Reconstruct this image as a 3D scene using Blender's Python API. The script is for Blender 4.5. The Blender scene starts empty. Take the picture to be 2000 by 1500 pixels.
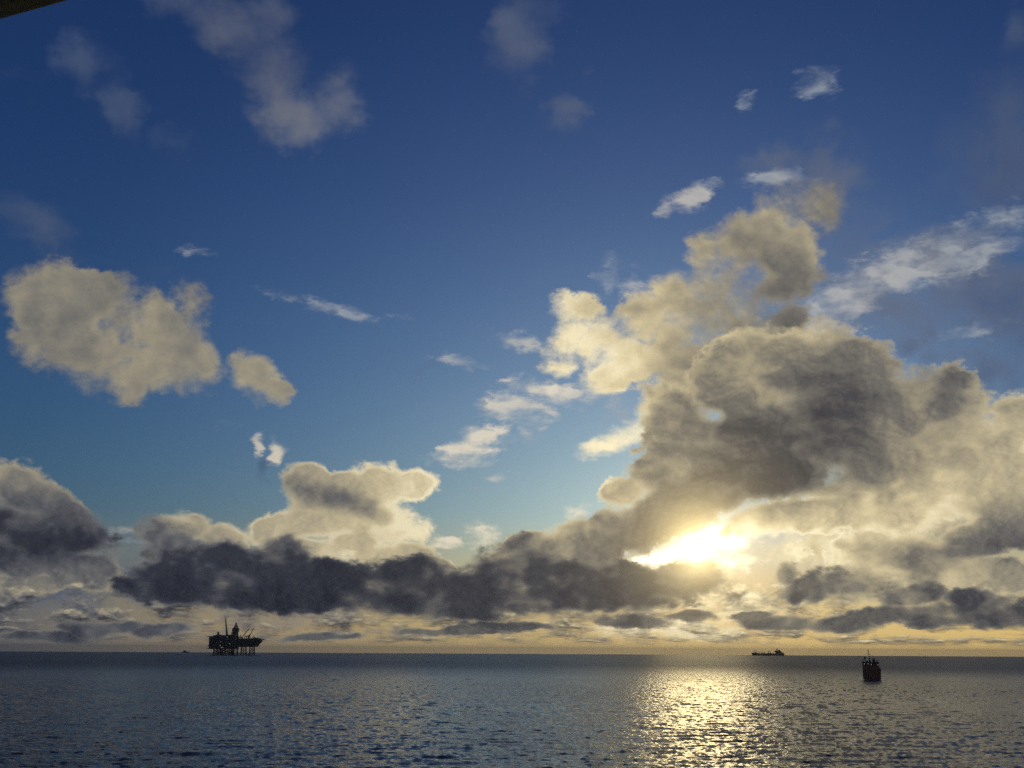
import bpy, bmesh, math, random
import numpy as np
from mathutils import Vector, Matrix

C = bpy.data.collections.new("Scene objects")
bpy.context.scene.collection.children.link(C)
R_EARTH = 6371000.0
EYE = 18.0

# ------------------------------------------------------------------ camera
SW, SH, F_PX = 2000.0, 1500.0, 2700.0
DIP = math.sqrt(2 * EYE / R_EARTH)
PITCH = math.atan(527.0 / F_PX) - DIP
ROLL = math.radians(0.30)
sc = bpy.context.scene
U = 1.89
cam_d = bpy.data.cameras.new("camera")
cam = bpy.data.objects.new("camera", cam_d)
C.objects.link(cam)
cam_d.sensor_width = 36.0
cam_d.lens = 36.0 * F_PX / SW
cam_d.clip_start = 0.05
cam_d.clip_end = 200000.0
M_CAM = Matrix.Rotation(math.pi / 2 + PITCH, 4, 'X') @ Matrix.Rotation(ROLL, 4, 'Z')
cam.matrix_world = Matrix.Translation((0, 0, EYE)) @ M_CAM
sc.camera = cam
M3 = M_CAM.to_3x3()


def ray(px, py):
    """direction in the world seen at a pixel of the 2000x1500 photograph"""
    v = Vector(((px - SW / 2) / F_PX, -(py - SH / 2) / F_PX, -1.0))
    return (M3 @ v).normalized()


def azel(px, py):
    """bearing and elevation in sky units (U units to the degree)"""
    d = ray(px, py)
    return U * math.degrees(math.atan2(d.x, d.y)), U * math.degrees(math.asin(d.z))


# ------------------------------------------------------------------ sun, exposure
SUN_DIR = ray(1365, 1070)
SUN_EL = math.asin(SUN_DIR.z)
SUN_AZ = math.atan2(SUN_DIR.x, SUN_DIR.y)
sun_d = bpy.data.lights.new("sun", 'SUN')
sun_d.energy = 0.018
sun_d.angle = math.radians(4.0)
sun_d.color = (1.0, 0.78, 0.38)
sun = bpy.data.objects.new("sun", sun_d)
C.objects.link(sun)
sun.rotation_euler = (-SUN_DIR).to_track_quat('-Z', 'Y').to_euler()
vs = sc.view_settings
vs.view_transform = 'Standard'
vs.look = 'None'
vs.exposure = 0.0
vs.gamma = 1.0
vs.use_curve_mapping = False
sc.cycles.use_denoising = False
sc.cycles.sample_clamp_indirect = 1.5
sc.cycles.sample_clamp_direct = 6.0
sc.cycles.max_bounces = 6
sc.cycles.use_adaptive_sampling = True
sc.cycles.adaptive_threshold = 0.01
sc.cycles.adaptive_min_samples = 8
sc.cycles.volume_bounces = 0
# ------------------------------------------------------------------ node helper
class V:
    """a float socket with arithmetic"""
    def __init__(s, nt, sock):
        s.nt, s.s = nt, sock

    def m(s, op, *a, clamp=False):
        n = s.nt.nodes.new('ShaderNodeMath')
        n.operation = op
        n.use_clamp = clamp
        for i, x in enumerate((s,) + a):
            if isinstance(x, V):
                s.nt.links.new(x.s, n.inputs[i])
            else:
                n.inputs[i].default_value = x
        return V(s.nt, n.outputs[0])

    def __add__(s, o): return s.m('ADD', o)
    __radd__ = __add__
    def __mul__(s, o): return s.m('MULTIPLY', o)
    __rmul__ = __mul__
    def __sub__(s, o): return s.m('SUBTRACT', o)
    def __rsub__(s, o): return (s * -1.0) + o
    def __truediv__(s, o): return s.m('DIVIDE', o)
    def max(s, o): return s.m('MAXIMUM', o)
    def min(s, o): return s.m('MINIMUM', o)
    def exp(s): return s.m('EXPONENT')
    def pow(s, o): return s.m('POWER', o)
    def clamp(s): return s.m('ADD', 0.0, clamp=True)

    def ss(s, a, b, lo=0.0, hi=1.0):
        n = s.nt.nodes.new('ShaderNodeMapRange')
        n.interpolation_type = 'SMOOTHSTEP'
        s.nt.links.new(s.s, n.inputs['Value'])
        for k, x in (('From Min', a), ('From Max', b), ('To Min', lo), ('To Max', hi)):
            n.inputs[k].default_value = x
        return V(s.nt, n.outputs[0])

    def lin(s, a, b, lo=0.0, hi=1.0):
        v = s.ss(a, b, lo, hi)
        v.s.node.interpolation_type = 'LINEAR'
        return v


def vop(nt, op, a, b=None, scale=None):
    n = nt.nodes.new('ShaderNodeVectorMath')
    n.operation = op
    for i, x in enumerate((a, b)):
        if x is None:
            continue
        if isinstance(x, (tuple, list)):
            n.inputs[i].default_value = x
        else:
            nt.links.new(x, n.inputs[i])
    if scale is not None:
        if isinstance(scale, V):
            nt.links.new(scale.s, n.inputs['Scale'])
        else:
            n.inputs['Scale'].default_value = scale
    return n.outputs['Value'] if op in ('LENGTH', 'DOT_PRODUCT') else n.outputs[0]


def noise(nt, vec, scale, detail=6, rough=0.55, dist=0.0, lac=2.0, color=False):
    n = nt.nodes.new('ShaderNodeTexNoise')
    nt.links.new(vec, n.inputs['Vector'])
    n.inputs['Scale'].default_value = scale
    n.inputs['Detail'].default_value = detail
    n.inputs['Roughness'].default_value = rough
    n.inputs['Lacunarity'].default_value = lac
    n.inputs['Distortion'].default_value = dist
    return n.outputs['Color'] if color else V(nt, n.outputs['Fac'])


def rgb(nt, c):
    n = nt.nodes.new('ShaderNodeRGB')
    n.outputs[0].default_value = (*c, 1)
    return n.outputs[0]


def mix(nt, fac, a, b, mode='MIX'):
    n = nt.nodes.new('ShaderNodeMix')
    n.data_type = 'RGBA'
    n.blend_type = mode
    n.clamp_factor = True
    for k, x in ((0, fac), (6, a), (7, b)):
        if isinstance(x, V):
            nt.links.new(x.s, n.inputs[k])
        elif isinstance(x, (int, float)):
            n.inputs[k].default_value = x
        elif isinstance(x, tuple):
            n.inputs[k].default_value = (*x, 1)
        else:
            nt.links.new(x, n.inputs[k])
    return n.outputs[2]


def ramp(nt, fac, stops, interp='LINEAR'):
    n = nt.nodes.new('ShaderNodeValToRGB')
    n.color_ramp.interpolation = interp
    nt.links.new(fac.s, n.inputs[0])
    el = n.color_ramp.elements
    while len(el) < len(stops):
        el.new(0.5)
    for e, (p, c) in zip(el, stops):
        e.position = p
        e.color = (*[srgb(x) for x in c], 1)
    return n.outputs[0]


def srgb(x):
    x = x / 255.0
    return x / 12.92 if x <= 0.04045 else ((x + 0.055) / 1.055) ** 2.4


def lin3(c):
    return tuple(srgb(x) for x in c)


# ------------------------------------------------------------------ world: sky and clouds
world = bpy.data.worlds.new("World")
sc.world = world
world.use_nodes = True
world.cycles.sampling_method = 'NONE'
W = world.node_tree
W.nodes.clear()
STRENGTH = 0.10

tc = W.nodes.new('ShaderNodeTexCoord')
D = vop(W, 'NORMALIZE', tc.outputs['Generated'])
sep = W.nodes.new('ShaderNodeSeparateXYZ')
W.links.new(D, sep.inputs[0])
dx, dy, dz = (V(W, o) for o in sep.outputs)
AZ = dx.m('ARCTAN2', dy) * (U * 180 / math.pi)
EL = dz.m('ARCSINE') * (U * 180 / math.pi)
comb = W.nodes.new('ShaderNodeCombineXYZ')
W.links.new(AZ.s, comb.inputs[0])
W.links.new(EL.s, comb.inputs[1])
comb.inputs[2].default_value = 0.0
AE = comb.outputs[0]
cosang = V(W, vop(W, 'DOT_PRODUCT', D, tuple(SUN_DIR)))
ANG = cosang.min(0.9999999).m('ARCCOSINE') * (U * 180 / math.pi)      # sky units from the sun


def blob_axes(b):
    cx, cy, rx, ry, rot = b[:5]
    a0, e0 = azel(cx, cy)
    h = 4.0
    ax, ex = azel(cx + h, cy)
    ay, ey = azel(cx, cy + h)
    J = np.array([[ax - a0, ay - a0], [ex - e0, ey - e0]]) / h
    t = math.radians(rot)
    Rm = np.array([[math.cos(t), -math.sin(t)], [math.sin(t), math.cos(t)]])
    U, S, _ = np.linalg.svd(J @ Rm @ np.diag([rx, ry]))
    return a0, e0, S[0], S[1], math.atan2(U[1, 0], U[0, 0])


def fields(vec, blobs):
    """soft union F of tilted ellipses given by bearing and elevation, and their blended tone T.
    vec is (bearing, elevation, 0) in degrees."""
    F = S = T = None
    for k in range(0, len(blobs), 12):
        g = bpy.data.node_groups.new("cloud shapes", 'ShaderNodeTree')
        itf = g.interface
        itf.new_socket("P", in_out='INPUT', socket_type='NodeSocketVector')
        for nm in "FST":
            itf.new_socket(nm, in_out='INPUT', socket_type='NodeSocketFloat')
        for nm in "FST":
            itf.new_socket(nm, in_out='OUTPUT', socket_type='NodeSocketFloat')
        gi, go = g.nodes.new('NodeGroupInput'), g.nodes.new('NodeGroupOutput')
        p = vop(g, 'ADD', gi.outputs[0], (0, 0, 0))
        f, s_, t_ = (V(g, gi.outputs[i]) for i in (1, 2, 3))
        for b in blobs[k:k + 12]:
            a0, e0, r1, r2, ang = blob_axes(b)
            tone = b[5]
            w = b[6] if len(b) > 6 else 1.0
            n = g.nodes.new('ShaderNodeTexGradient')
            n.gradient_type = 'SPHERICAL'
            tm = n.texture_mapping
            tm.vector_type = 'TEXTURE'
            tm.translation, tm.rotation, tm.scale = (a0, e0, 0), (0, 0, ang), (r1 * BLOB, r2 * BLOB, 1)
            g.links.new(p, n.inputs[0])
            q = V(g, n.outputs['Fac']).ss(0.0, 1.0, 0.0, 1.0)
            if w > 0:
                n = (q * w if w != 1.0 else q).m('SMOOTH_MAX', f)
                n.s.node.inputs[2].default_value = 0.14
                f = n
            s_ = s_ + q
            t_ = q.m('MULTIPLY_ADD', tone, t_)
        for i, x in enumerate((f, s_, t_)):
            g.links.new(x.s, go.inputs[i])
        n = W.nodes.new('ShaderNodeGroup')
        n.node_tree = g
        # a negligible link to the batch before, so the batches are evaluated one after another
        if LAST:
            tiny = vop(W, 'SCALE', (1.0, 1.0, 0.0), scale=LAST[-1] * 1e-20)
            W.links.new(vop(W, 'ADD', vec, tiny), n.inputs[0])
        else:
            W.links.new(vec, n.inputs[0])
        for i, x in enumerate((F, S, T)):
            if x is None:
                n.inputs[i + 1].default_value = 0.0
            else:
                W.links.new(x.s, n.inputs[i + 1])
        F, S, T = (V(W, o) for o in n.outputs)
        LAST.append(F)
    return (F - 0.14).max(0.0) * 1.16, T / (S + 0.001)


BLOB = 1.60
LAST = []
sx, sy = U * math.degrees(SUN_AZ), U * math.degrees(SUN_EL)
toward = W.nodes.new('ShaderNodeCombineXYZ')                        # unit step towards the sun, in degrees
tdx, tdy = (AZ * -1.0 + sx), (EL * -1.0 + sy)
tl = (tdx * tdx + tdy * tdy + 1.0).m('SQRT')
W.links.new((tdx / tl).s, toward.inputs[0])
W.links.new((tdy / tl).s, toward.inputs[1])
TOW = toward.outputs[0]

# warp shared by the layers: two scales of swirl, in degrees
def swirl(scale, detail):
    wn = noise(W, vop(W, 'MULTIPLY', AE, (1, 1.5, 1)), scale, detail, 0.60, color=True)
    return vop(W, 'MULTIPLY', vop(W, 'SUBTRACT', wn, (0.5, 0.5, 0.5)), (1, 0.8, 0))


BROAD = swirl(0.15, 3)
WARP = vop(W, 'ADD', BROAD, vop(W, 'SCALE', swirl(0.55, 6), scale=0.55))


def cloud(blobs, n_scale, amp, thr, soft, warp, seed, stretch=1.3, step=1.0, relief=0.5, detail=8, rough=0.58, rim=0.2, grain=0.2,
          puff=0.3, gain=1.6, swirls=None, emboss=0.8):
    p = vop(W, 'ADD', AE, vop(W, 'SCALE', swirls or WARP, scale=warp))
    Fd, tone = fields(p, blobs)
    q = vop(W, 'MULTIPLY', vop(W, 'ADD', AE, (seed, seed * 0.7, seed * 1.3)), (1, stretch, 1))
    n1 = noise(W, q, n_scale, detail, rough, 0.15)
    lo1 = noise(W, q, n_scale * 0.8, 2.0, 0.5, 0.0)
    lo2 = noise(W, vop(W, 'ADD', q, vop(W, 'SCALE', TOW, scale=step)), n_scale * 0.8, 2.0, 0.5, 0.0)
    dens = (Fd * gain).min(1.5) + (n1 - 0.5).max(-0.21) * amp - thr
    if puff:
        bil = (noise(W, q, n_scale * 2.6, 4, 0.55) - 0.5).m('ABSOLUTE')
        dens = dens + (bil - 0.10) * (puff * 2.0)
    sv = lo1.lin(0.35, 0.65, soft * 0.45, soft * 1.5)
    alpha = (dens / sv).ss(0.0, 1.0) * Fd.ss(0.04, 0.20)
    # denser cloud lets less of the low sun through; thin edges and sides turned to the sun glow
    n2 = noise(W, vop(W, 'ADD', q, vop(W, 'SCALE', TOW, scale=0.35 / n_scale * 0.25)), n_scale, 5, rough, 0.15) if emboss else n1
    tn = tone + (lo1 - lo2) * relief + (n1 - n2) * emboss + (dens / (sv * 1.6)).lin(0.0, 1.0, rim, 0.0) - (n1 - 0.5) * grain
    if puff:
        tn = tn + (bil - 0.10) * (puff * 0.35)
    return alpha, tn.clamp(), dens


HORIZ = (EL * -0.22).exp()                                          # 1 at the horizon, fading upward
G1 = (ANG * -0.085).exp()
G2 = (ANG * -0.30).exp()
G3 = (ANG * -0.75).exp()

sky = W.nodes.new('ShaderNodeTexSky')
sky.sky_type = 'NISHITA'
sky.sun_disc = False
sky.sun_elevation = SUN_EL
sky.sun_rotation = SUN_AZ
sky.altitude = 20
sky.air_density = 1.0
sky.dust_density = 0.6
sky.ozone_density = 3.0
W.links.new(D, sky.inputs[0])
K = 1.0 / STRENGTH
# clear air: the Nishita sky, cooled and pulled down to the photograph's exposure
cool = vop(W, 'SCALE', vop(W, 'MULTIPLY', sky.outputs[0], (0.26, 0.475, 0.84)), scale=ANG.lin(8, 52, 1.05, 0.70))
cool = vop(W, 'SCALE', cool, scale=EL.ss(50, 85, 1.0, 0.5))
cool = mix(W, EL.ss(12, 50), cool, vop(W, 'MULTIPLY', cool, (0.84, 0.80, 0.92)))
base = vop(W, 'MINIMUM', cool, (0.42 * K, 0.50 * K, 0.52 * K))

COL = [(0.0, (40, 43, 54)), (0.22, (72, 72, 76)), (0.42, (116, 112, 104)), (0.62, (168, 157, 130)),
       (0.82, (215, 199, 158)), (1.0, (250, 236, 196))]
FAINT = [(0.0, (56, 66, 100)), (0.35, (80, 96, 128)), (0.6, (124, 127, 136)), (1.0, (205, 202, 190))]


COOL = [(0.0, (34, 38, 50)), (0.22, (60, 63, 74)), (0.42, (102, 103, 108)), (0.62, (142, 138, 128)),
        (0.82, (178, 168, 142)), (1.0, (205, 194, 165))]


def lay(under, alpha, tn, stops, gain, glow):
    """put one cloud layer over what lies behind it; glow is the low sun shining through"""
    if stops is COL:
        c = mix(W, COOLNESS, ramp(W, tn, COL), ramp(W, tn, COOL))
    else:
        c = ramp(W, tn, stops)
    c = vop(W, 'SCALE', c, scale=gain * K)
    c = vop(W, 'ADD', c, vop(W, 'SCALE', rgb(W, lin3((255, 226, 150))), scale=glow * K))
    return mix(W, alpha, under, c)


COOLNESS = ANG.ss(12, 42)
GAIN = ANG.lin(4, 48, 1.08, 0.80)

# 1. the sun itself behind thin cloud: a white heart and a wide warm glow
col = vop(W, 'ADD', base, vop(W, 'SCALE', rgb(W, lin3((255, 228, 165))), scale=(G3 * 1.5 + G2 * 0.55 + G1 * 0.07) * K))
# warm murk that hugs the horizon
hz = (EL.m('ABSOLUTE') * -0.34).exp()
side = (AZ.lin(-40, 20, 0.0, 1.0))
murk = mix(W, side.clamp(), lin3((74, 73, 80)), lin3((240, 198, 118)))
col = mix(W, hz * 0.92, col, vop(W, 'SCALE', murk, scale=(G2 * 0.9 + 0.95) * K))

low = EL.ss(11.0, 2.5) * 0.75
dim = mix(W, side.clamp(), lin3((104, 106, 112)), lin3((236, 200, 126)))
col = mix(W, low, col, vop(W, 'SCALE', dim, scale=(G2 * 0.8 + 0.95) * K))

# 2. high wisps and soft veils
veil_b = [
    (1950, 590, 130, 180, 0, .42), (1900, 330, 140, 120, -30, .36, .8), (1740, 660, 160, 90, -10, .44), (60, 430, 130, 60, 25, .36, .9),
    (420, 60, 190, 60, 38, .55), (520, 150, 150, 80, 52, .62), (600, 220, 110, 70, 20, .72), (1500, 330, 100, 60, -20, .5, .8), (1700, 420, 120, 110, -40, .5, .7),
    (165, 120, 80, 70, 35, 0.30), (235, 205, 130, 60, 48, 0.34), (330, 270, 70, 50, 35, 0.30, .8), (70, 170, 120, 60, 0, 0.30, .5), (330, 250, 60, 50, 30, 0.30, .5),
    (1015, 70, 85, 140, 5, 0.42), (1060, 20, 60, 60, 0, 0.30, .8), (1110, 215, 55, 60, 0, 0.40, .9), (1150, 160, 25, 35, 0, 0.40, .5), (1040, 280, 40, 40, 0, 0.30, .4),
    (1985, 260, 100, 210, 0, 0.30, .9), (1990, 40, 60, 100, 0, 0.30, .8), (1950, 470, 90, 120, 0, 0.30, .7),
    (50, 460, 100, 50, 25, 0.30, .75), (150, 520, 80, 40, 30, 0.30, .6), (330, 0, 150, 60, 25, 0.30, .9), (450, 50, 160, 85, 42, 0.42), (530, 130, 110, 90, 50, 0.52), (575, 215, 125, 85, 20, 0.66), (640, 200, 90, 75, 0, 0.60), (585, 255, 85, 55, 0, 0.60), (520, 30, 80, 80, 0, 0.40),
    (1650, 320, 110, 80, -45, 0.30, .8), (1560, 290, 60, 60, -45, 0.30, .4), (1400, 420, 90, 60, -30, 0.30, .5), (1660, 470, 70, 110, 30, 0.30, .6),
    (1640, 340, 130, 90, -50, 0.45), (1600, 420, 110, 90, -50, 0.42, .9), (1780, 520, 260, 90, -22, 0.62, .95), (1700, 600, 160, 70, -20, 0.50, .9), (1900, 560, 160, 110, -20, 0.38), (1800, 620, 240, 120, -15, 0.36), (1900, 710, 180, 110, 0, 0.34), (1690, 620, 60, 60, 0, 0.30, .9),
    (820, 715, 130, 26, -12, 0.35, .5), (900, 860, 160, 60, -20, 0.40, .4), (1290, 700, 120, 60, -20, 0.45, .6),
    (270, 522, 160, 30, 5, 0.30, .5), (380, 570, 60, 50, 40, 0.50, .6), (520, 930, 22, 50, 5, 0.05, .55),
    (250, 1060, 130, 30, 0, 0.35, .8), (70, 1150, 260, 90, 0, 0.30, .9), (300, 1130, 190, 90, 0, 0.30, .8), (560, 1190, 300, 40, 0, 0.45, .8),
]
a, t, d_ = cloud(veil_b, 0.14, 2.2, 0.24, 1.2, 4.5, 3.1, stretch=1.2, relief=0.3, rim=0.05, puff=0, gain=1.0, emboss=0)
col = lay(col, a * 0.88, t, FAINT, GAIN, G2 * 0.3)
wisp_b = [
    (1345, 388, 78, 34, -15, .72), (1293, 408, 28, 22, 0, .75), (1515, 352, 90, 26, -6, .55), (1550, 345, 40, 24, 0, .66),
    (655, 606, 172, 20, 11, .55, .8), (900, 708, 80, 16, 10, .6, .7), (1010, 665, 63, 22, 15, .7), (1075, 762, 109, 31, 3, 1.0), (1000, 800, 92, 42, 12, .85),
    (925, 870, 98, 36, -15, .95), (1150, 770, 69, 39, -30, .6, .7), (1210, 785, 46, 65, -30, .5, .7), (1040, 830, 34, 52, 0, .6, .8),
    (1800, 520, 288, 60, -18, .62), (1650, 590, 150, 65, -25, .68), (1930, 455, 138, 65, -20, .5, .8), (1890, 650, 115, 26, -12, .5, .7),
    (380, 495, 63, 16, 10, .45, .6), (250, 1038, 126, 18, 2, .75, .8), (240, 1062, 115, 10, 2, .5, .7),
    (940, 1050, 52, 26, 10, 1.0, .9), (868, 1060, 52, 16, 0, 1.0, .9), (1120, 1000, 30, 16, 12, 1.0, .9), (965, 920, 57, 10, 0, .8, .7), (1140, 985, 23, 18, 0, .9, .7), (930, 950, 46, 23, -20, .55, .6),
    (1590, 168, 70, 44, 0, .50, .8), (1455, 192, 26, 26, 0, .45, .7), (500, 875, 18, 34, 0, .85, .9), (538, 884, 23, 34, 0, .95),
    (1180, 540, 29, 78, 15, .5, .7), (1230, 570, 46, 65, 0, .6, .7), (1640, 1105, 184, 10, 3, .9, .7), (1780, 1130, 150, 13, 3, .7, .7), (430, 830, 69, 26, 0, .3, .4),
]
a, t, d_ = cloud(wisp_b, 0.42, 2.6, 0.24, 1.3, 2.8, 9.3, stretch=2.2, rough=0.68, relief=0.3, step=0.3, rim=0.0, puff=0, gain=1.15, emboss=0)
col = lay(col, a * 0.82, t, [(0, (96, 112, 150)), (.5, (150, 160, 172)), (1.0, (240, 226, 200))], GAIN, G2 * 0.2)

# 3. cream cumulus, half lit
cream_b = [
    (90, 590, 120, 80, 10, .60), (200, 600, 140, 90, 20, .62), (180, 680, 180, 90, 10, .66), (190, 640, 150, 70, 15, .62), (300, 650, 130, 80, 35, .60), (320, 700, 130, 70, 20, .74), (390, 710, 60, 50, 20, .6), (245, 740, 75, 45, 25, .62), (350, 660, 90, 60, 30, .8, 0), (60, 670, 70, 60, 0, .5, .8), (370, 590, 60, 60, 40, .5, .7), (290, 730, 120, 50, 15, .66),
    (490, 735, 62, 48, 25, .68), (535, 755, 55, 35, 20, .60), (470, 710, 25, 30, 0, .60),
   
    (1490, 440, 130, 70, -30, .54), (1610, 400, 70, 70, -45, .46, .8), (1350, 600, 150, 70, -35, .62), (1530, 500, 90, 90, -30, .60), (1450, 490, 120, 80, -45, .56), (1560, 460, 60, 70, 0, .58), (1380, 500, 55, 60, -45, .72), (1400, 560, 130, 80, -35, .50),
    (1310, 580, 70, 60, -30, .88), (1270, 620, 80, 80, -45, .80), (1125, 610, 70, 55, 25, .86), (1150, 670, 95, 60, 0, .95), (1230, 700, 110, 60, -10, .88), (1200, 730, 110, 40, 0, .90), (1100, 710, 50, 25, 0, .85, .9),
    (1330, 640, 110, 80, -30, .50), (1440, 610, 150, 75, -30, .36), (1380, 690, 140, 70, -25, .36), (1520, 560, 110, 60, -20, .38), (1500, 650, 120, 60, -30, .42),
    (1225, 845, 115, 36, -24, 1.0), (1290, 800, 70, 42, -25, .92), (1170, 870, 60, 18, -5, .95), (1320, 760, 60, 50, -45, .80),
]
a, t, d_ = cloud(cream_b, 0.22, 2.7, 0.38, 1.05, 3.2, 21.0, stretch=1.15, relief=0.60, puff=0.5, rim=0.12, rough=0.66, gain=1.6, emboss=0.5, grain=0.3)
col = lay(col, a, t, COL, GAIN, G2 * 0.45)

# thin cloud round the sun, lit right through, and the glowing sheet to its right
sheet_b = [
    (1750, 1060, 330, 90, 0, .74), (1900, 980, 220, 110, 0, .66), (1620, 1010, 180, 60, -8, .86), (1560, 1070, 90, 50, 0, .9, .8), (1750, 1150, 300, 60, 0, .62, .9),
    (1450, 1180, 160, 40, 0, .85, .9), (1300, 1225, 200, 30, 0, .9, .8), (1960, 1120, 140, 60, 0, .55),
]
a, t, d_ = cloud(sheet_b, 0.30, 2.0, 0.36, 0.8, 2.4, 71.0, stretch=1.5, relief=0.5, puff=0.15, rim=0.1)
col = lay(col, a * 0.95, t, COL, GAIN, G3 * 0.9 + G2 * 0.45)
burn_b = [(1335, 1072, 110, 30, -20, 1.0), (1415, 1050, 75, 32, 8, 1.0), (1270, 1092, 60, 14, -8, 1.0), (1400, 1090, 110, 22, 4, 1.0, .8), (1450, 1115, 30, 30, 0, 1.0, .5)]
a, t, d_ = cloud(burn_b, 0.5, 2.2, 0.18, 1.1, 2.2, 81.0, stretch=1.4, puff=0, relief=0.0, gain=1.2, emboss=0)
col = mix(W, a, col, (1.7 * K, 1.5 * K, 1.05 * K))

# 4. the great bank right of centre and the lit tops left of it
mass_b = [
    (1830, 930, 160, 90, -10, 0.85, 0), (1740, 850, 60, 50, 0, 0.8, 0), (1960, 860, 70, 60, 0, 0.8, 0), (1640, 980, 170, 36, -8, 0.8, 0),
    (1370, 900, 100, 70, -30, 0.34), (1450, 820, 120, 60, -30, 0.36),
    (1420, 900, 130, 90, -20, 0.22), (1600, 870, 200, 110, 0, 0.08), (1380, 960, 120, 70, -30, 0.26), (1500, 760, 110, 70, -20, 0.44, 0),
    (1540, 790, 230, 120, 0, 0.3), (1700, 860, 200, 120, 0, 0.34), (1480, 930, 170, 70, -15, 0.26), (1320, 900, 90, 90, -30, 0.45),
    (1330, 830, 80, 110, -35, 0.62), (1430, 720, 120, 75, -40, 0.62), (1590, 690, 130, 75, 0, 0.5), (1520, 690, 80, 50, -30, 0.62), (1690, 720, 110, 70, 20, 0.42), (1460, 790, 90, 60, -30, 0.6),
    (1560, 840, 190, 120, 0, 0.12), (1500, 880, 230, 110, -5, 0.14), (1640, 850, 140, 100, 0, 0.2), (1430, 870, 110, 90, 0, 0.26), (1640, 920, 230, 80, -8, 0.24), (1760, 790, 150, 100, 20, 0.4), (1400, 960, 130, 60, -25, 0.3), (1860, 780, 120, 90, 10, 0.36, 0.8),
    (1750, 820, 60, 60, 0, 0.72, 0), (1500, 760, 60, 40, 0, 0.8, 0), (1730, 900, 110, 90, 0, 0.78, 0),
    (1880, 900, 190, 140, 0, 0.74), (1980, 830, 80, 70, 0, 0.74), (1800, 980, 260, 60, -5, 0.82), (1960, 950, 100, 100, 0, 0.76), (1560, 1010, 180, 45, -8, 0.86),
    (1290, 920, 75, 65, -20, 0.48), (1220, 955, 60, 40, -10, 0.86), (1260, 1010, 95, 70, -40, 0.24), (1190, 1030, 75, 55, -40, 0.34), (1320, 980, 70, 70, 0, 0.3),
    (1110, 1050, 70, 45, -35, 0.66), (1060, 1090, 110, 55, -25, 0.3), (1140, 1090, 90, 60, 0, 0.34), (970, 1100, 60, 40, -10, 0.55), (1020, 1060, 50, 20, -20, 0.7),
    (1560, 1080, 50, 40, 0, 0.85, 0.5), (1720, 1070, 130, 50, -10, 0.72, 0.9), (1820, 1090, 120, 50, 0, 0.55), (1930, 1035, 130, 50, -18, 0.26), (1990, 1020, 80, 60, 0, 0.2), (1770, 1090, 90, 36, -5, 0.34), (1880, 1070, 110, 40, -10, 0.3), (1900, 1130, 170, 50, 0, 0.62), (1800, 1130, 60, 40, 0, 0.6),
    (620, 960, 85, 50, 10, 0.6), (720, 950, 110, 60, 0, 0.8), (815, 945, 52, 40, 0, 0.92), (740, 1020, 130, 55, 5, 0.92), (640, 1010, 110, 50, 0, 0.8), (645, 965, 90, 22, 18, 0, 0), (680, 985, 70, 20, 15, 0.1, 0), (600, 925, 50, 30, 0, 0.75),
    (365, 1025, 62, 34, 0, 0.7), (440, 1045, 70, 34, 0, 0.74), (535, 1035, 70, 42, 0, 0.85), (610, 1080, 110, 45, 0, 0.8), (740, 1090, 65, 40, 0, 0.95), (800, 1085, 60, 40, 10, 0.5), (850, 1110, 60, 24, 15, 0.7), (700, 1060, 70, 30, 0, 0.7),
    (50, 960, 120, 60, 20, 0.62), (110, 985, 80, 50, 30, 0.5), (60, 1030, 180, 60, 10, 0.1), (140, 1030, 90, 55, 30, 0.12), (40, 1090, 150, 50, 0, 0.3), (140, 1110, 90, 40, 0, 0.56), (80, 1140, 60, 26, 0, 0.66), (20, 1140, 40, 30, 0, 0.6), (240, 1138, 32, 16, 0, 0.8), (190, 1120, 60, 40, 0, 0.5), (330, 1080, 80, 40, 0, 0.25),
]
a, t, d_ = cloud(mass_b, 0.26, 2.4, 0.42, 0.60, 2.6, 37.0, stretch=1.3, relief=0.35, step=0.9, rough=0.64, rim=0.36, grain=0.10, gain=1.9, swirls=BROAD, puff=0.65, emboss=0.7)
col = lay(col, a, t, COL, GAIN, G3 * 1.5 + G2 * 0.48)

# far rows of small cloud just above the horizon
qc = W.nodes.new('ShaderNodeCombineXYZ')                            # rows crowd together towards the horizon
W.links.new((AZ * 0.55).s, qc.inputs[0])
W.links.new(((EL + 0.9).max(0.1).m('LOGARITHM', math.e) * 5.0).s, qc.inputs[1])
qh = qc.outputs[0]
nh = noise(W, qh, 0.60, 8, 0.60, 0.0)
nb = (noise(W, qh, 1.1, 4, 0.6) - 0.5).m('ABSOLUTE')
nh2 = noise(W, vop(W, 'ADD', qh, (0.0, 0.45, 0.0)), 0.60, 4, 0.60, 0.0)
band = EL.ss(6.4, 4.2) * EL.ss(0.2, 0.9)
ah = ((nh - 0.45 + nb * 0.3) * 7.0).clamp() * band * 0.9
th = ((nh - nh2) * 3.0 + nb * 0.3 + EL.lin(0.5, 5.0, 0.34, 0.40) + G2 * 0.5).clamp()
col = lay(col, ah, th, COL, GAIN, G2 * 0.35 + G3 * 0.4)

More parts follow.
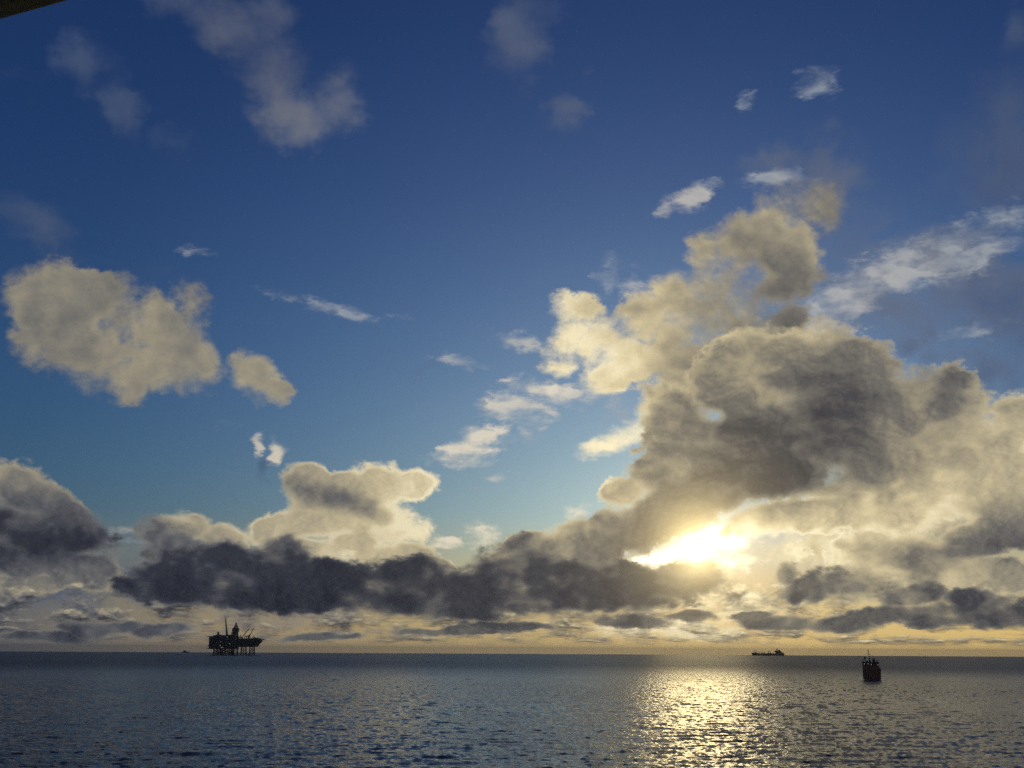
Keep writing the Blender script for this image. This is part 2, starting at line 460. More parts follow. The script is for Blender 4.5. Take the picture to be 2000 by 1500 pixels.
# 5. low dark cloud in front
low_b = [
    (1000, 1160, 200, 50, 0, .10), (1180, 1160, 160, 42, 0, .12), (760, 1165, 240, 46, 0, .06), (330, 1130, 110, 50, 0, .12),
    (330, 1060, 75, 58, 0, .30), (420, 1100, 150, 64, 5, .20), (380, 1150, 190, 44, 4, .05), (540, 1130, 230, 61, 4, .10), (560, 1085, 80, 51, 0, .20), (680, 1150, 230, 64, 3, .08), (790, 1150, 160, 64, 4, .10), (830, 1120, 70, 38, 10, .22), (600, 1175, 140, 28, 3, .02),
    (880, 1155, 130, 64, 0, .14), (960, 1130, 80, 70, 0, .16), (1000, 1100, 80, 64, -30, .22), (1060, 1140, 150, 77, 0, .16), (1200, 1145, 170, 54, 0, .14), (1310, 1138, 130, 46, -5, .15), (1380, 1130, 60, 36, -10, .22), (1150, 1175, 260, 28, 0, .18), (900, 1190, 140, 28, 0, .15),
    (1230, 1120, 110, 26, 0, .30), (1340, 1112, 90, 18, 0, .30),
    (1580, 1155, 70, 41, -15, .28), (1640, 1140, 60, 33, -10, .34), (1535, 1125, 34, 31, 0, .46), (1660, 1150, 60, 26, 0, .3),
    (1230, 1212, 110, 16, 4, .24), (1340, 1204, 70, 15, -4, .24), (1540, 1214, 120, 18, 2, .30), (1640, 1218, 90, 22, 3, .30), (1720, 1205, 90, 20, 0, .34), (1470, 1200, 60, 11, 0, .36),
    (1850, 1202, 190, 31, 0, .24), (1960, 1195, 120, 40, 0, .18), (1800, 1165, 62, 31, -8, .22), (1760, 1175, 50, 23, 0, .34), (1900, 1170, 70, 26, 0, .26),
    (1000, 1222, 120, 13, 0, .30), (860, 1232, 160, 11, 0, .36), (200, 1222, 110, 18, 0, .34), (320, 1232, 90, 15, 0, .34), (90, 1245, 140, 18, 0, .30), (620, 1245, 120, 10, 0, .36), (180, 1228, 60, 20, 0, .26),
]
a, t, d_ = cloud(low_b, 0.34, 2.0, 0.40, 0.75, 2.0, 53.0, stretch=1.5, relief=0.30, step=0.6, rough=0.64, rim=0.40, grain=0.10, gain=1.9, puff=0.5, emboss=0.6)
col = lay(col, a, t, COL, GAIN, G3 * 1.4 + G2 * 0.22)

# 6. cloud cover beyond the view
far = noise(W, vop(W, 'MULTIPLY', D, (1, 1, 2.5)), 2.2, 8, 0.55, 0.4)
away = AZ.m('ABSOLUTE').ss(40.0, 52.0).max(EL.ss(52.0, 66.0))
af = far.ss(0.50, 0.62) * away
col = lay(col, af * 0.8, far.ss(0.75, 0.5) * EL.ss(40, 70, 0.9, 0.45), COL, GAIN, G1 * 0.0)

# light scattered by the air in front of everything, strongest round the sun
col = vop(W, 'ADD', col, vop(W, 'SCALE', rgb(W, lin3((255, 226, 160))), scale=(G3 * 1.3 + G2 * 0.13 + G1 * 0.02) * K))
# below the horizon the world only stands for deep water
col = mix(W, EL.ss(-0.2, -0.6), col, (0.02 * K, 0.025 * K, 0.035 * K))

bg = W.nodes.new('ShaderNodeBackground')
bg.inputs['Strength'].default_value = STRENGTH
W.links.new(col, bg.inputs['Color'])
out = W.nodes.new('ShaderNodeOutputWorld')
W.links.new(bg.outputs[0], out.inputs['Surface'])
# ------------------------------------------------------------------ materials
def mat(name, base, rough=0.6, metal=0.0, wear=0.25, scale=0.6, emit=None, stain=None):
    """painted or bare surface with worn, streaky patches of its own"""
    m = bpy.data.materials.new(name)
    m.use_nodes = True
    nt = m.node_tree
    b = nt.nodes['Principled BSDF']
    t = nt.nodes.new('ShaderNodeTexCoord')
    n = noise(nt, vop(nt, 'MULTIPLY', t.outputs['Object'], (1, 1, 0.35)), scale, 5, 0.6, 0.3)
    c2 = stain if stain else tuple(x * 0.55 for x in base)
    c = mix(nt, n.ss(0.45, 0.75) * wear, base, c2)
    nt.links.new(c, b.inputs['Base Color'])
    nt.links.new((n * 0.3 + (rough - 0.15)).clamp().s, b.inputs['Roughness'])
    b.inputs['Metallic'].default_value = metal
    if emit:
        b.inputs['Emission Color'].default_value = (*emit[:3], 1)
        b.inputs['Emission Strength'].default_value = emit[3]
    return m


# ------------------------------------------------------------------ the sea
def ocean_tile(L, N, lmin, lmax, peak, hs, wdir, seed, spread=4.0):
    """one periodic patch of wind sea (height and sideways pull of the crests) from a directional spectrum"""
    rs = np.random.RandomState(seed)
    k1 = np.fft.fftfreq(N, L / N) * 2 * np.pi
    kx, ky = np.meshgrid(k1, k1, indexing='ij')
    k = np.sqrt(kx ** 2 + ky ** 2)
    k[0, 0] = 1.0
    kp = 2 * np.pi / peak
    S = k ** -4.0 * np.exp(-1.25 * (kp / k) ** 2)
    cosd = (kx * math.cos(wdir) + ky * math.sin(wdir)) / k
    S = S * (0.06 + np.abs(cosd) ** spread)
    lam = 2 * np.pi / k
    S = S * ((lam > lmin) & (lam < lmax))
    S[0, 0] = 0
    A = np.sqrt(S) * (rs.normal(size=(N, N)) + 1j * rs.normal(size=(N, N)))
    h = np.real(np.fft.ifft2(A))
    sc_ = hs / 4.0 / h.std()
    dxx = np.real(np.fft.ifft2(-1j * A * kx / k)) * sc_
    dyy = np.real(np.fft.ifft2(-1j * A * ky / k)) * sc_
    return h * sc_, dxx, dyy


def sample_tile(T, L, x, y):
    N = T[0].shape[0]
    u = (x / L * N) % N
    v = (y / L * N) % N
    i0 = np.floor(u).astype(np.int64) % N
    j0 = np.floor(v).astype(np.int64) % N
    i1, j1 = (i0 + 1) % N, (j0 + 1) % N
    fu, fv = u - np.floor(u), v - np.floor(v)
    return [a[i0, j0] * (1 - fu) * (1 - fv) + a[i1, j0] * fu * (1 - fv) + a[i0, j1] * (1 - fu) * fv + a[i1, j1] * fu * fv for a in T]


def build_sea():
    az = np.concatenate([np.arange(-180, -31, 3.0), np.arange(-29, 29.001, SEA_DAZ), np.arange(31, 178, 3.0)])
    r = [0.5, 8, 20, 35, 50, 65, 80, 100, 120, 140, 155]
    x = 165.0
    while x < 7500:
        r.append(x)
        x *= SEA_RR
    while x < 62000:
        r.append(x)
        x *= 1.06
    r = np.array(r)
    a = np.radians(az)
    R, A_ = np.meshgrid(r, a, indexing='ij')
    X, Y = R * np.sin(A_), R * np.cos(A_)
    w1 = math.radians(84)
    t1 = ocean_tile(409.0, 1024, 2.2, 90, 12.0, 0.36, w1, 5, 5.0)
    t2 = ocean_tile(263.0, 1024, 0.9, 7, 3.2, 0.24, w1 + 0.1, 9, 3.0)
    ca, sa = math.cos(0.5), math.sin(0.5)
    h1, dx1, dy1 = sample_tile(t1, 409.0, X, Y)
    h2, dx2, dy2 = sample_tile(t2, 263.0, X * ca + Y * sa, -X * sa + Y * ca)
    fade = np.clip((9000 - R) / 4000, 0, 1) * np.clip((R - 10) / 40, 0, 1)
    # gusts: broad patches where the sea is rougher
    g = sample_tile(ocean_tile(2100.0, 128, 200, 1500, 500, 0.8, 0.2, 3, 0.0), 2100.0, X, Y)[0]
    gust = np.clip(1.0 + g * 1.1, 0.6, 1.5)
    calm = 1.0 - 0.6 * np.clip((R - 500) / 3000, 0, 1)
    fade = fade * calm
    Z = (h1 + h2 * gust) * fade - R ** 2 / (2 * R_EARTH)
    X = X + (dx1 + dx2 * gust) * fade * 0.9
    Y = Y + (dy1 + dy2 * gust) * fade * 0.9
    nr, na = X.shape
    co = np.stack([X, Y, Z], -1).reshape(-1, 3).astype(np.float32)
    i = np.arange(nr - 1)[:, None] * na
    j = np.arange(na)[None, :]
    j2 = (j + 1) % na
    f = np.stack([i + j, i + na + j, i + na + j2, i + j2], -1).reshape(-1, 4)
    f = f[:, ::-1]
    me = bpy.data.meshes.new("sea")
    nf = len(f)
    me.vertices.add(len(co))
    me.vertices.foreach_set("co", co.ravel())
    me.loops.add(nf * 4)
    me.loops.foreach_set("vertex_index", f.astype(np.int32).ravel())
    me.polygons.add(nf)
    me.polygons.foreach_set("loop_start", (np.arange(nf) * 4).astype(np.int32))
    me.polygons.foreach_set("use_smooth", np.ones(nf, dtype=bool))
    me.update()
    me.validate()
    o = bpy.data.objects.new("sea", me)
    C.objects.link(o)
    o['kind'] = 'structure'
    return o


SEA_DAZ = 0.036
SEA_RR = 1.0042
sea = build_sea()
m = bpy.data.materials.new("sea_water")
m.use_nodes = True
nt = m.node_tree
b = nt.nodes['Principled BSDF']
b.inputs['Base Color'].default_value = (0.004, 0.008, 0.014, 1)
b.inputs['IOR'].default_value = 1.333
b.inputs['Specular IOR Level'].default_value = 0.24
geo = nt.nodes.new('ShaderNodeNewGeometry')
pos = geo.outputs['Position']
sp = vop(nt, 'MULTIPLY', pos, (0.9, 1.0, 0.0))
r1 = noise(nt, sp, 0.9, 3, 0.6, 0.6)
r2 = noise(nt, sp, 3.6, 3, 0.6, 0.3)
hgt = r1 * 0.28 + r2 * 0.09
bump = nt.nodes.new('ShaderNodeBump')
nt.links.new((V(nt, vop(nt, 'LENGTH', pos)).ss(250, 3500, 1.0, 0.6) * noise(nt, vop(nt, 'MULTIPLY', pos, (0.004, 0.0012, 0.0)), 1.0, 3, 0.55).lin(0.35, 0.65, 0.45, 1.25)).s, bump.inputs['Strength'])
bump.inputs['Distance'].default_value = 1.0
nt.links.new(hgt.s, bump.inputs['Height'])
nt.links.new(bump.outputs[0], b.inputs['Normal'])
dist = V(nt, vop(nt, 'LENGTH', pos))
nt.links.new(dist.ss(220, 1900, 0.07, 0.36).s, b.inputs['Roughness'])
sea.data.materials.append(m)

# ------------------------------------------------------------------ haze over the water
bmh = bmesh.new()
bmesh.ops.create_cube(bmh, size=1.0)
for v in bmh.verts:
    v.co = Vector((v.co.x * 130000, v.co.y * 130000, -420 if v.co.z < 0 else 150))
meh = bpy.data.meshes.new("haze")
bmh.to_mesh(meh)
bmh.free()
haze = bpy.data.objects.new("haze", meh)
C.objects.link(haze)
haze['kind'] = 'stuff'
hm = bpy.data.materials.new("haze")
hm.use_nodes = True
hn = hm.node_tree
hn.nodes.clear()
ho = hn.nodes.new('ShaderNodeOutputMaterial')
hv = hn.nodes.new('ShaderNodeVolumePrincipled')
hv.inputs['Color'].default_value = (0.80, 0.82, 0.85, 1)
hv.inputs['Density'].default_value = 1.8e-5
hv.inputs['Anisotropy'].default_value = 0.75
hn.links.new(hv.outputs[0], ho.inputs['Volume'])
meh.materials.append(hm)
# ------------------------------------------------------------------ mesh helpers
def box(bm, x0, x1, y0, y1, z0, z1, bev=0.0):
    r = bmesh.ops.create_cube(bm, size=1.0)
    for v in r['verts']:
        v.co = Vector(((x0 + x1) / 2 + v.co.x * (x1 - x0), (y0 + y1) / 2 + v.co.y * (y1 - y0), (z0 + z1) / 2 + v.co.z * (z1 - z0)))
    if bev:
        es = list({e for v in r['verts'] for e in v.link_edges})
        bmesh.ops.bevel(bm, geom=es, offset=bev, segments=2, affect='EDGES', profile=0.5)


def tube(bm, a, b_, r0, r1=None, n=8):
    a, b_ = Vector(a), Vector(b_)
    r1 = r0 if r1 is None else r1
    d = b_ - a
    L = d.length
    if L < 1e-6:
        return
    r = bmesh.ops.create_cone(bm, cap_ends=True, segments=n, radius1=r0, radius2=r1, depth=L)
    q = Vector((0, 0, 1)).rotation_difference(d)
    for v in r['verts']:
        v.co = q @ v.co + (a + b_) / 2


def prism(bm, pts, y0, y1):
    """closed outline in (x, z), given thickness along y"""
    f = [bm.verts.new((x, y0, z)) for x, z in pts]
    k = [bm.verts.new((x, y1, z)) for x, z in pts]
    n = len(pts)
    fs = [bm.faces.new(f), bm.faces.new(k[::-1])]
    for i in range(n):
        fs.append(bm.faces.new((f[i], k[i], k[(i + 1) % n], f[(i + 1) % n])))
    bmesh.ops.recalc_face_normals(bm, faces=fs)


def ball(bm, c, r, sz=1.0, n=12):
    q = bmesh.ops.create_uvsphere(bm, u_segments=n, v_segments=n // 2 + 2, radius=r)
    for v in q['verts']:
        v.co = Vector((v.co.x + c[0], v.co.y + c[1], v.co.z * sz + c[2]))


def lattice(bm, a, b_, w0, w1, n, r, rb=None):
    """square truss from a to b, width w0 at a and w1 at b, in n braced bays"""
    a, b_ = Vector(a), Vector(b_)
    rb = rb or r * 0.6
    d = (b_ - a).normalized()
    s = d.cross(Vector((0, 1, 0))).normalized() if abs(d.y) < 0.9 else Vector((1, 0, 0))
    t = d.cross(s).normalized()
    rings = []
    for i in range(n + 1):
        f = i / n
        w = (w0 + (w1 - w0) * f) / 2
        c = a + (b_ - a) * f
        rings.append([c + s * w * i_ + t * w * j_ for i_, j_ in ((-1, -1), (1, -1), (1, 1), (-1, 1))])
    for k in range(4):
        tube(bm, rings[0][k], rings[-1][k], r, r, 6)
    for i in range(n + 1):
        for k in range(4):
            tube(bm, rings[i][k], rings[i][(k + 1) % 4], rb, rb, 5)
            if i < n:
                q = (k, (k + 1) % 4) if (i + k) % 2 else ((k + 1) % 4, k)
                tube(bm, rings[i][q[0]], rings[i + 1][q[1]], rb, rb, 5)


def obj(name, bm, m_, parent=None, smooth=False, loc=None):
    me = bpy.data.meshes.new(name)
    bmesh.ops.recalc_face_normals(bm, faces=bm.faces)
    bm.to_mesh(me)
    bm.free()
    me.materials.append(m_)
    if smooth:
        for p in me.polygons:
            p.use_smooth = True
    o = bpy.data.objects.new(name, me)
    C.objects.link(o)
    if parent:
        o.parent = parent
    if loc:
        o.location = loc
    return o


def thing(name, label, cat, loc=(0, 0, 0), rotz=0.0, group=None):
    o = bpy.data.objects.new(name, None)
    C.objects.link(o)
    o.location = loc
    o.rotation_euler = (0, 0, rotz)
    o['label'], o['category'] = label, cat
    if group:
        o['group'] = group
    return o


def B():
    return bmesh.new()


def on_sea(px, dist):
    """point of the water surface at a bearing and a distance from the camera"""
    d = ray(px, 1277)
    h = Vector((d.x, d.y, 0)).normalized() * dist
    return Vector((h.x, h.y, -dist ** 2 / (2 * R_EARTH)))


CP = math.cos(PITCH + DIP)


def scales(loc):
    return loc.y * CP / F_PX, loc.y * CP * CP / F_PX          # metres per pixel across and up


steel = mat("dark_painted_steel", (0.055, 0.062, 0.080), 0.55, 0.0, 0.6, 0.12)
steel2 = mat("weathered_grey_steel", (0.090, 0.095, 0.110), 0.6, 0.0, 0.7, 0.15)
yellow = mat("weathered_yellow_steel", (0.10, 0.085, 0.05), 0.6, 0.0, 0.6, 0.2)
orange = mat("orange_red_hull_paint", (0.30, 0.12, 0.085), 0.5, 0.0, 0.5, 0.25)
cream_p = mat("off_white_ship_paint", (0.42, 0.40, 0.36), 0.5, 0.0, 0.4, 0.4)
black_p = mat("dark_rigging_paint", (0.09, 0.085, 0.085), 0.7)
glass = mat("dark_bridge_glass", (0.02, 0.025, 0.03), 0.12, 0.0, 0.0)
brown = mat("brown_tanker_paint", (0.12, 0.075, 0.05), 0.6, 0.0, 0.5, 0.03)
lampm = mat("lit_deck_lamp", (0.8, 0.7, 0.5), 0.5, emit=(1.0, 0.82, 0.55, 0.8))

# ------------------------------------------------------------------ offshore platform
loc = on_sea(455, 4700.0)
kx, kz = scales(loc)
kx /= 13.333
kz /= 13.333


def PX(zx):
    return (zx - 900) * kx


def PZ(zy):
    return (1160 - zy) * kz


def P3(zx, zy, y=0.0):
    return (PX(zx), y, PZ(zy))


plat = thing('offshore_platform', 'dark steel oil production platform standing on lattice legs near the left horizon', 'oil platform', loc)


def pbox(bm, a, b_, c, d, y0, y1, bev=0.0):
    box(bm, PX(a), PX(b_), y0, y1, PZ(d), PZ(c), bev)


# tall living quarters and process block, left
bm = B()
pbox(bm, 318, 822, 690, 990, -34, 34, 0.5)
pbox(bm, 405, 800, 640, 689, -26, 26, 0.4)
pbox(bm, 450, 560, 626, 640, -12, 12)
pbox(bm, 725, 785, 626, 640, -10, 4)
obj('quarters_block', bm, steel, plat)
bm = B()
for i, zy in enumerate((735, 780, 830, 880, 930)):
    pbox(bm, 304 + (i % 2) * 6, 835, zy, zy + 6, -37, 37)
for i in range(22):
    zx = 330 + i * 22
    pbox(bm, zx, zx + 5, 700, 985, -35.5, -34)
rnd = random.Random(4)
for i in range(60):
    zx, zy = rnd.uniform(325, 800), rnd.uniform(695, 960)
    pbox(bm, zx, zx + rnd.uniform(8, 30), zy, zy + rnd.uniform(10, 30), -36.5 - rnd.random(), -34.5)
obj('walkway_decks', bm, steel2, plat)
bm = B()
pbox(bm, 245, 330, 925, 935, -20, 20)
pbox(bm, 262, 318, 905, 925, -12, 10)
pbox(bm, 245, 420, 978, 996, -24, 20)
pbox(bm, 285, 318, 800, 822, -8, 8)
pbox(bm, 340, 900, 990, 1004, -30, 30)
obj('lower_deck', bm, steel, plat)
# helidecks
for a, b_, c, d, nm in ((215, 425, 668, 688, 'helideck'), (1565, 1722, 734, 744, 'helideck')):
    bm = B()
    prism(bm, [(PX(a), PZ(c)), (PX(b_), PZ(c)), (PX(b_), PZ(d)), (PX(a) + 3, PZ(d))], -13, 13)
    if a < 500:
        for yy in (-9, 0, 9):
            tube(bm, P3(265, 688, yy), P3(322, 735, yy), 0.6)
    else:
        for yy in (-9, 0, 9):
            tube(bm, P3(1690, 744, yy), P3(1605, 775, yy), 0.45)
    obj(nm, bm, steel2, plat)
# accommodation dome on the roof
bm = B()
tube(bm, P3(493, 640), P3(493, 575), 27 * kx, 25 * kx, 20)
ball(bm, P3(493, 575), 25 * kx, 1.15, 16)
obj('radome', bm, steel2, plat, smooth=True)
# slender flare tower
bm = B()
lattice(bm, P3(722, 640), P3(672, 235), 40 * kx, 13 * kx, 18, 0.62, 0.42)
pbox(bm, 708, 736, 560, 640, -3, 3)
tube(bm, P3(672, 240), P3(671, 198), 0.9)
tube(bm, P3(650, 217), P3(694, 217), 0.75)
tube(bm, P3(671, 217, -4), P3(671, 217, 4), 0.6)
obj('flare_tower', bm, steel, plat)
# drilling derrick
der = None
bm = B()
prism(bm, [(PX(872), PZ(456)), (PX(1026), PZ(456)), (PX(1022), PZ(500)), (PX(1008), PZ(556)), (PX(985), PZ(572)), (PX(880), PZ(572)), (PX(870), PZ(520))], -13, 13)
der = obj('derrick', bm, steel, plat)
bm = B()
lattice(bm, P3(948, 458), P3(950, 372), 105 * kx, 44 * kx, 4, 0.75, 0.5)
for zx, zy in ((900, 452), (985, 405), (920, 400), (990, 430)):
    pbox(bm, zx, zx + 16, zy - 12, zy, -2, 2)
obj('derrick_crown_frame', bm, steel, der)
bm = B()
tube(bm, P3(950, 372), P3(950, 335), 21 * kx, 24 * kx, 12)
ball(bm, P3(950, 335), 22 * kx, 0.9, 12)
tube(bm, P3(950, 318), P3(950, 305), 0.5)
obj('crown_block', bm, steel, der, smooth=False)
bm = B()
lattice(bm, P3(940, 700), P3(940, 572), 130 * kx, 115 * kx, 4, 1.3, 0.9)
pbox(bm, 880, 925, 572, 640, -8, 8)
pbox(bm, 940, 985, 590, 612, -8, 8)
tube(bm, P3(840, 640), P3(862, 550), 0.8)
tube(bm, P3(828, 620), P3(840, 560), 0.8)
tube(bm, P3(1004, 700), P3(1012, 560), 0.6)
obj('derrick_legs', bm, steel, der)
# drilling module under the derrick
bm = B()
pbox(bm, 822, 1002, 690, 1000, -30, 30, 0.4)
pbox(bm, 815, 868, 625, 690, -10, 12)
pbox(bm, 900, 985, 660, 690, -14, 14)
pbox(bm, 770, 800, 648, 690, -8, 4)
obj('drilling_module', bm, steel, plat)
# right-hand process module, cut back towards its end like a bow
bm = B()
prism(bm, [(PX(1002), PZ(750)), (PX(1150), PZ(748)), (PX(1335), PZ(722)), (PX(1570), PZ(716)), (PX(1600), PZ(752)), (PX(1628), PZ(790)),
           (PX(1600), PZ(822)), (PX(1552), PZ(862)), (PX(1505), PZ(942)), (PX(1002), PZ(945))], -27, 27)
pro = obj('process_module', bm, steel, plat)
bm = B()
for a, b_, zy in ((1002, 1625, 785), (1002, 1600, 825), (1002, 1550, 870), (1002, 1510, 905)):
    pbox(bm, a, b_, zy, zy + 5, -30, -27.2)
for i in range(44):
    zx = rnd.uniform(1010, 1530)
    zy = rnd.uniform(755, 860)
    pbox(bm, zx, zx + rnd.uniform(8, 34), zy, zy + rnd.uniform(8, 24), -30 - rnd.random(), -27.1)
for i in range(14):
    tube(bm, P3(1010 + i * 36, 752, -28.5), P3(1012 + i * 36, 900, -28.5), 0.4)
obj('walkway_decks', bm, steel2, plat)
# deck machinery, masts and frames
bm = B()
lattice(bm, P3(1025, 750), P3(1030, 672), 50 * kx, 30 * kx, 3, 0.5, 0.35)
lattice(bm, P3(1078, 748), P3(1076, 640), 26 * kx, 14 * kx, 4, 0.5, 0.35)
tube(bm, P3(1076, 640), P3(1075, 622), 0.4)
lattice(bm, P3(1180, 668), P3(1280, 668), 24 * kx, 24 * kx, 4, 0.5, 0.3)
for zx in (1182, 1228, 1274):
    tube(bm, P3(zx, 668), P3(zx, 748), 0.6)
tube(bm, P3(1182, 745), P3(1228, 680), 0.4)
tube(bm, P3(1274, 745), P3(1228, 680), 0.4)
pbox(bm, 1120, 1170, 712, 750, -8, 8)
pbox(bm, 1205, 1255, 722, 748, -8, 8)
obj('deck_equipment', bm, steel2, plat)
bm = B()
for zx, h in ((1383, 655), (1405, 668), (1432, 650), (1450, 690), (1485, 680), (1518, 662), (1525, 690)):
    tube(bm, P3(zx, 722, rnd.uniform(-8, 8)), P3(zx, h), 0.5, 0.35)
tube(bm, P3(1395, 672), P3(1452, 672), 0.45)
tube(bm, P3(1405, 668), P3(1432, 650), 0.4)
for zx, w_, h in ((1400, 30, 700), (1440, 24, 690), (1500, 50, 700), (1545, 24, 706)):
    pbox(bm, zx, zx + w_, h, 724, -7, 7)
obj('antenna_masts', bm, steel2, plat)
# pedestal cranes
for (x0, y0, x1, y1, px_, pt, w_) in ((1112, 702, 1290, 468, 1110, 700, 16), (1322, 650, 1410, 455, 1302, 622, 20)):
    bm = B()
    tube(bm, P3(px_, 750), P3(px_, y0 - 5), 0.9 * w_ * kx, 0.7 * w_ * kx, 12)
    pbox(bm, px_ - 18, px_ + 22, y0 - 18, y0 + 14, -4, 4)
    cr = obj('crane', bm, steel, plat)
    bm = B()
    lattice(bm, P3(x0, y0), P3(x1, y1), 13 * kx, 8 * kx, 10, 0.5, 0.35)
    tube(bm, P3(x1, y1), P3(x1 + 4, y1 - 10), 0.7)
    obj('crane_boom', bm, steel, cr)
    if px_ > 1200:
        bm = B()
        pbox(bm, 1292, 1312, 622, 700, -3, 3)
        pbox(bm, 1285, 1328, 672, 705, -5, 5)
        obj('crane_cab', bm, steel, cr)
# supporting jackets
for a, b_, n in ((398, 492, 1), (606, 700, 1), (704, 800, 1), (915, 1015, 0), (1112, 1236, 0), (1334, 1450, 0)):
    bm = B()
    top = 948 if a > 900 else 1000
    c = (a + b_) / 2
    lattice(bm, P3(c, top), P3(c, 1190), (b_ - a) * kx * 0.94, (b_ - a) * kx * 1.12, 3, 1.0, 0.6)
    if a > 1000:
        tube(bm, P3(c + 4, top), P3(c + 4, 1190), 0.9)
    obj('jacket_leg', bm, steel2, plat)
for a, b_ in ((545, 592), (836, 892)):
    bm = B()
    c, w_ = (a + b_) / 2, (b_ - a) * kx
    tube(bm, P3(c, 1000), P3(c, 1190), w_ * 0.36, w_ * 0.46, 14)
    for s in (-1, 1):
        tube(bm, P3(c + s * 34, 1000), P3(c + s * 20, 1190), 0.9)
    obj('concrete_leg', bm, steel, plat)
bm = B()
for a, b_ in ((430, 560), (480, 620), (690, 560), (700, 840), (780, 900), (610, 680), (905, 960)):
    tube(bm, P3(a, 1004, -10), P3(b_, 1170, -10), 0.7)
for zx in (440, 470, 505, 520, 630, 650, 672, 716, 745, 770, 812, 905):
    tube(bm, P3(zx, 1000, rnd.uniform(-15, 15)), P3(zx + rnd.uniform(-6, 6), 1185), rnd.uniform(0.5, 1.0))
tube(bm, P3(400, 1050, -8), P3(905, 1050, -8), 0.7)
tube(bm, P3(396, 1112, -8), P3(905, 1112, -8), 0.7)
obj('conductor_pipes', bm, steel2, plat)
for zx, zy in ((850, 866), (622, 910), (650, 966), (690, 966), (635, 820), (790, 690)):
    bm = B()
    ball(bm, P3(zx, zy, -38.5 if zx < 820 else -32), 0.6, 1.0, 8)
    tube(bm, P3(zx, zy, -38.5 if zx < 820 else -32), P3(zx, zy, -34 if zx < 820 else -29), 0.25)
    obj('lamp', bm, lampm, plat)

# ------------------------------------------------------------------ supply ship seen end on
vd = None
d = ray(1705, 1328.5)
tt = EYE / -d.z
loc = Vector((d.x * tt, d.y * tt, 0))
loc.z = -(loc.x ** 2 + loc.y ** 2) / (2 * R_EARTH)
kx, kz = scales(loc)
kx /= 15.0
kz /= 15.0
HEAD = math.atan2(loc.x, loc.y)                   # bearing of the line of sight


def SX(zx):
    return (zx - 690) * kx


def SZ(zy):
    return (1190 - zy) * kz


ship = thing('supply_ship', 'red-hulled supply ship seen end on, nearest vessel on the water at right', 'ship', loc, -HEAD + math.radians(2.5))
LEN = 54.0
bm = B()
# hull lofted from the square end towards the far bow
secs = []
x0, x1 = SX(462), SX(930)
cx_, hw = (x0 + x1) / 2, (x1 - x0) / 2
for y, wf, top in ((0, 0.955, 1.0), (1.2, 1.0, 1.0), (20, 1.0, 1.0), (34, 0.97, 1.0), (44, 0.72, 1.06), (51, 0.36, 1.12), (LEN, 0.05, 1.16)):
    zt = SZ(862) * top
    w = hw * wf
    secs.append([(cx_ - w, y, zt), (cx_ - w, y, SZ(1080)), (cx_ - w * 0.94, y, -0.2), (cx_ - w * 0.8, y, -3), (cx_ + w * 0.8, y, -3),
                 (cx_ + w * 0.94, y, -0.2), (cx_ + w, y, SZ(1080)), (cx_ + w, y, zt)])
vv = [[bm.verts.new(p) for p in s] for s in secs]
for i in range(len(vv) - 1):
    for k in range(8):
        bm.faces.new((vv[i][k], vv[i][(k + 1) % 8], vv[i + 1][(k + 1) % 8], vv[i + 1][k]))
bm.faces.new(vv[0])
bm.faces.new(vv[-1][::-1])
hull = obj('hull', bm, orange, ship)
bm = B()
box(bm, x0 - 0.12, x1 + 0.12, -0.18, 30, SZ(905), SZ(890))
box(bm, x0 - 0.15, x1 + 0.15, -0.22, 0.6, SZ(1150), SZ(1132))
for i in range(7):
    zx = 490 + i * 68
    box(bm, SX(zx), SX(zx + 8), -0.12, 0.2, SZ(1130), SZ(905))
obj('rubbing_strake', bm, black_p, hull)
bm = B()
box(bm, SX(430), SX(462), 3.0, 3.3, SZ(1150), SZ(780))
for i in range(12):
    z = SZ(1130 - i * 32)
    box(bm, SX(424), SX(466), 2.9, 3.4, z, z + 0.18)
obj('boarding_ladder', bm, cream_p, ship)
for i in range(7):
    bm = B()
    z = SZ(1130 - i * 62)
    bmesh.ops.create_uvsphere(bm, u_segments=10, v_segments=8, radius=0.46)
    for v in bm.verts:
        v.co = Vector((v.co.x * 0.55 + SX(420), v.co.y + 2.4, v.co.z + z))
    obj('fender', bm, black_p, ship, smooth=True)
# stern house in red below the bridge deck
bm = B()
prism(bm, [(SX(468), SZ(864)), (SX(468), SZ(768)), (SX(870), SZ(768)), (SX(885), SZ(805)), (SX(916), SZ(838)), (SX(930), SZ(864))], 1.0, 30)
obj('deckhouse', bm, orange, ship)
bm = B()
box(bm, SX(440), SX(880), 1.8, 18, SZ(766), SZ(690))
br = obj('bridge', bm, orange, ship)
bm = B()
box(bm, SX(408), SX(888), 1.0, 19, SZ(690), SZ(664))
box(bm, SX(418), SX(440), 1.6, 6, SZ(775), SZ(690))
box(bm, SX(866), SX(884), 1.6, 6, SZ(775), SZ(690))
obj('bridge_roof', bm, black_p, br)
for i in range(8):
    zx = 462 + i * 50
    bm = B()
    box(bm, SX(zx), SX(zx + 34), 1.7, 1.9, SZ(748), SZ(706))
    obj('window', bm, glass, br)
for zx, zy in ((470, 715), (577, 712), (668, 727), (855, 738), (412, 682)):
    bm = B()
    ball(bm, (SX(zx), 1.5, SZ(zy)), 0.16, 1.0, 8)
    tube(bm, (SX(zx), 1.5, SZ(zy)), (SX(zx), 1.9, SZ(zy)), 0.06)
    obj('lamp', bm, lampm, ship)
bm = B()
tube(bm, (SX(640), 9, SZ(664)), (SX(628), 9, SZ(540)), 0.42, 0.26)
tube(bm, (SX(670), 9, SZ(664)), (SX(632), 9, SZ(590)), 0.16)
tube(bm, (SX(628), 9, SZ(545)), (SX(622), 9, SZ(420)), 0.22, 0.14)
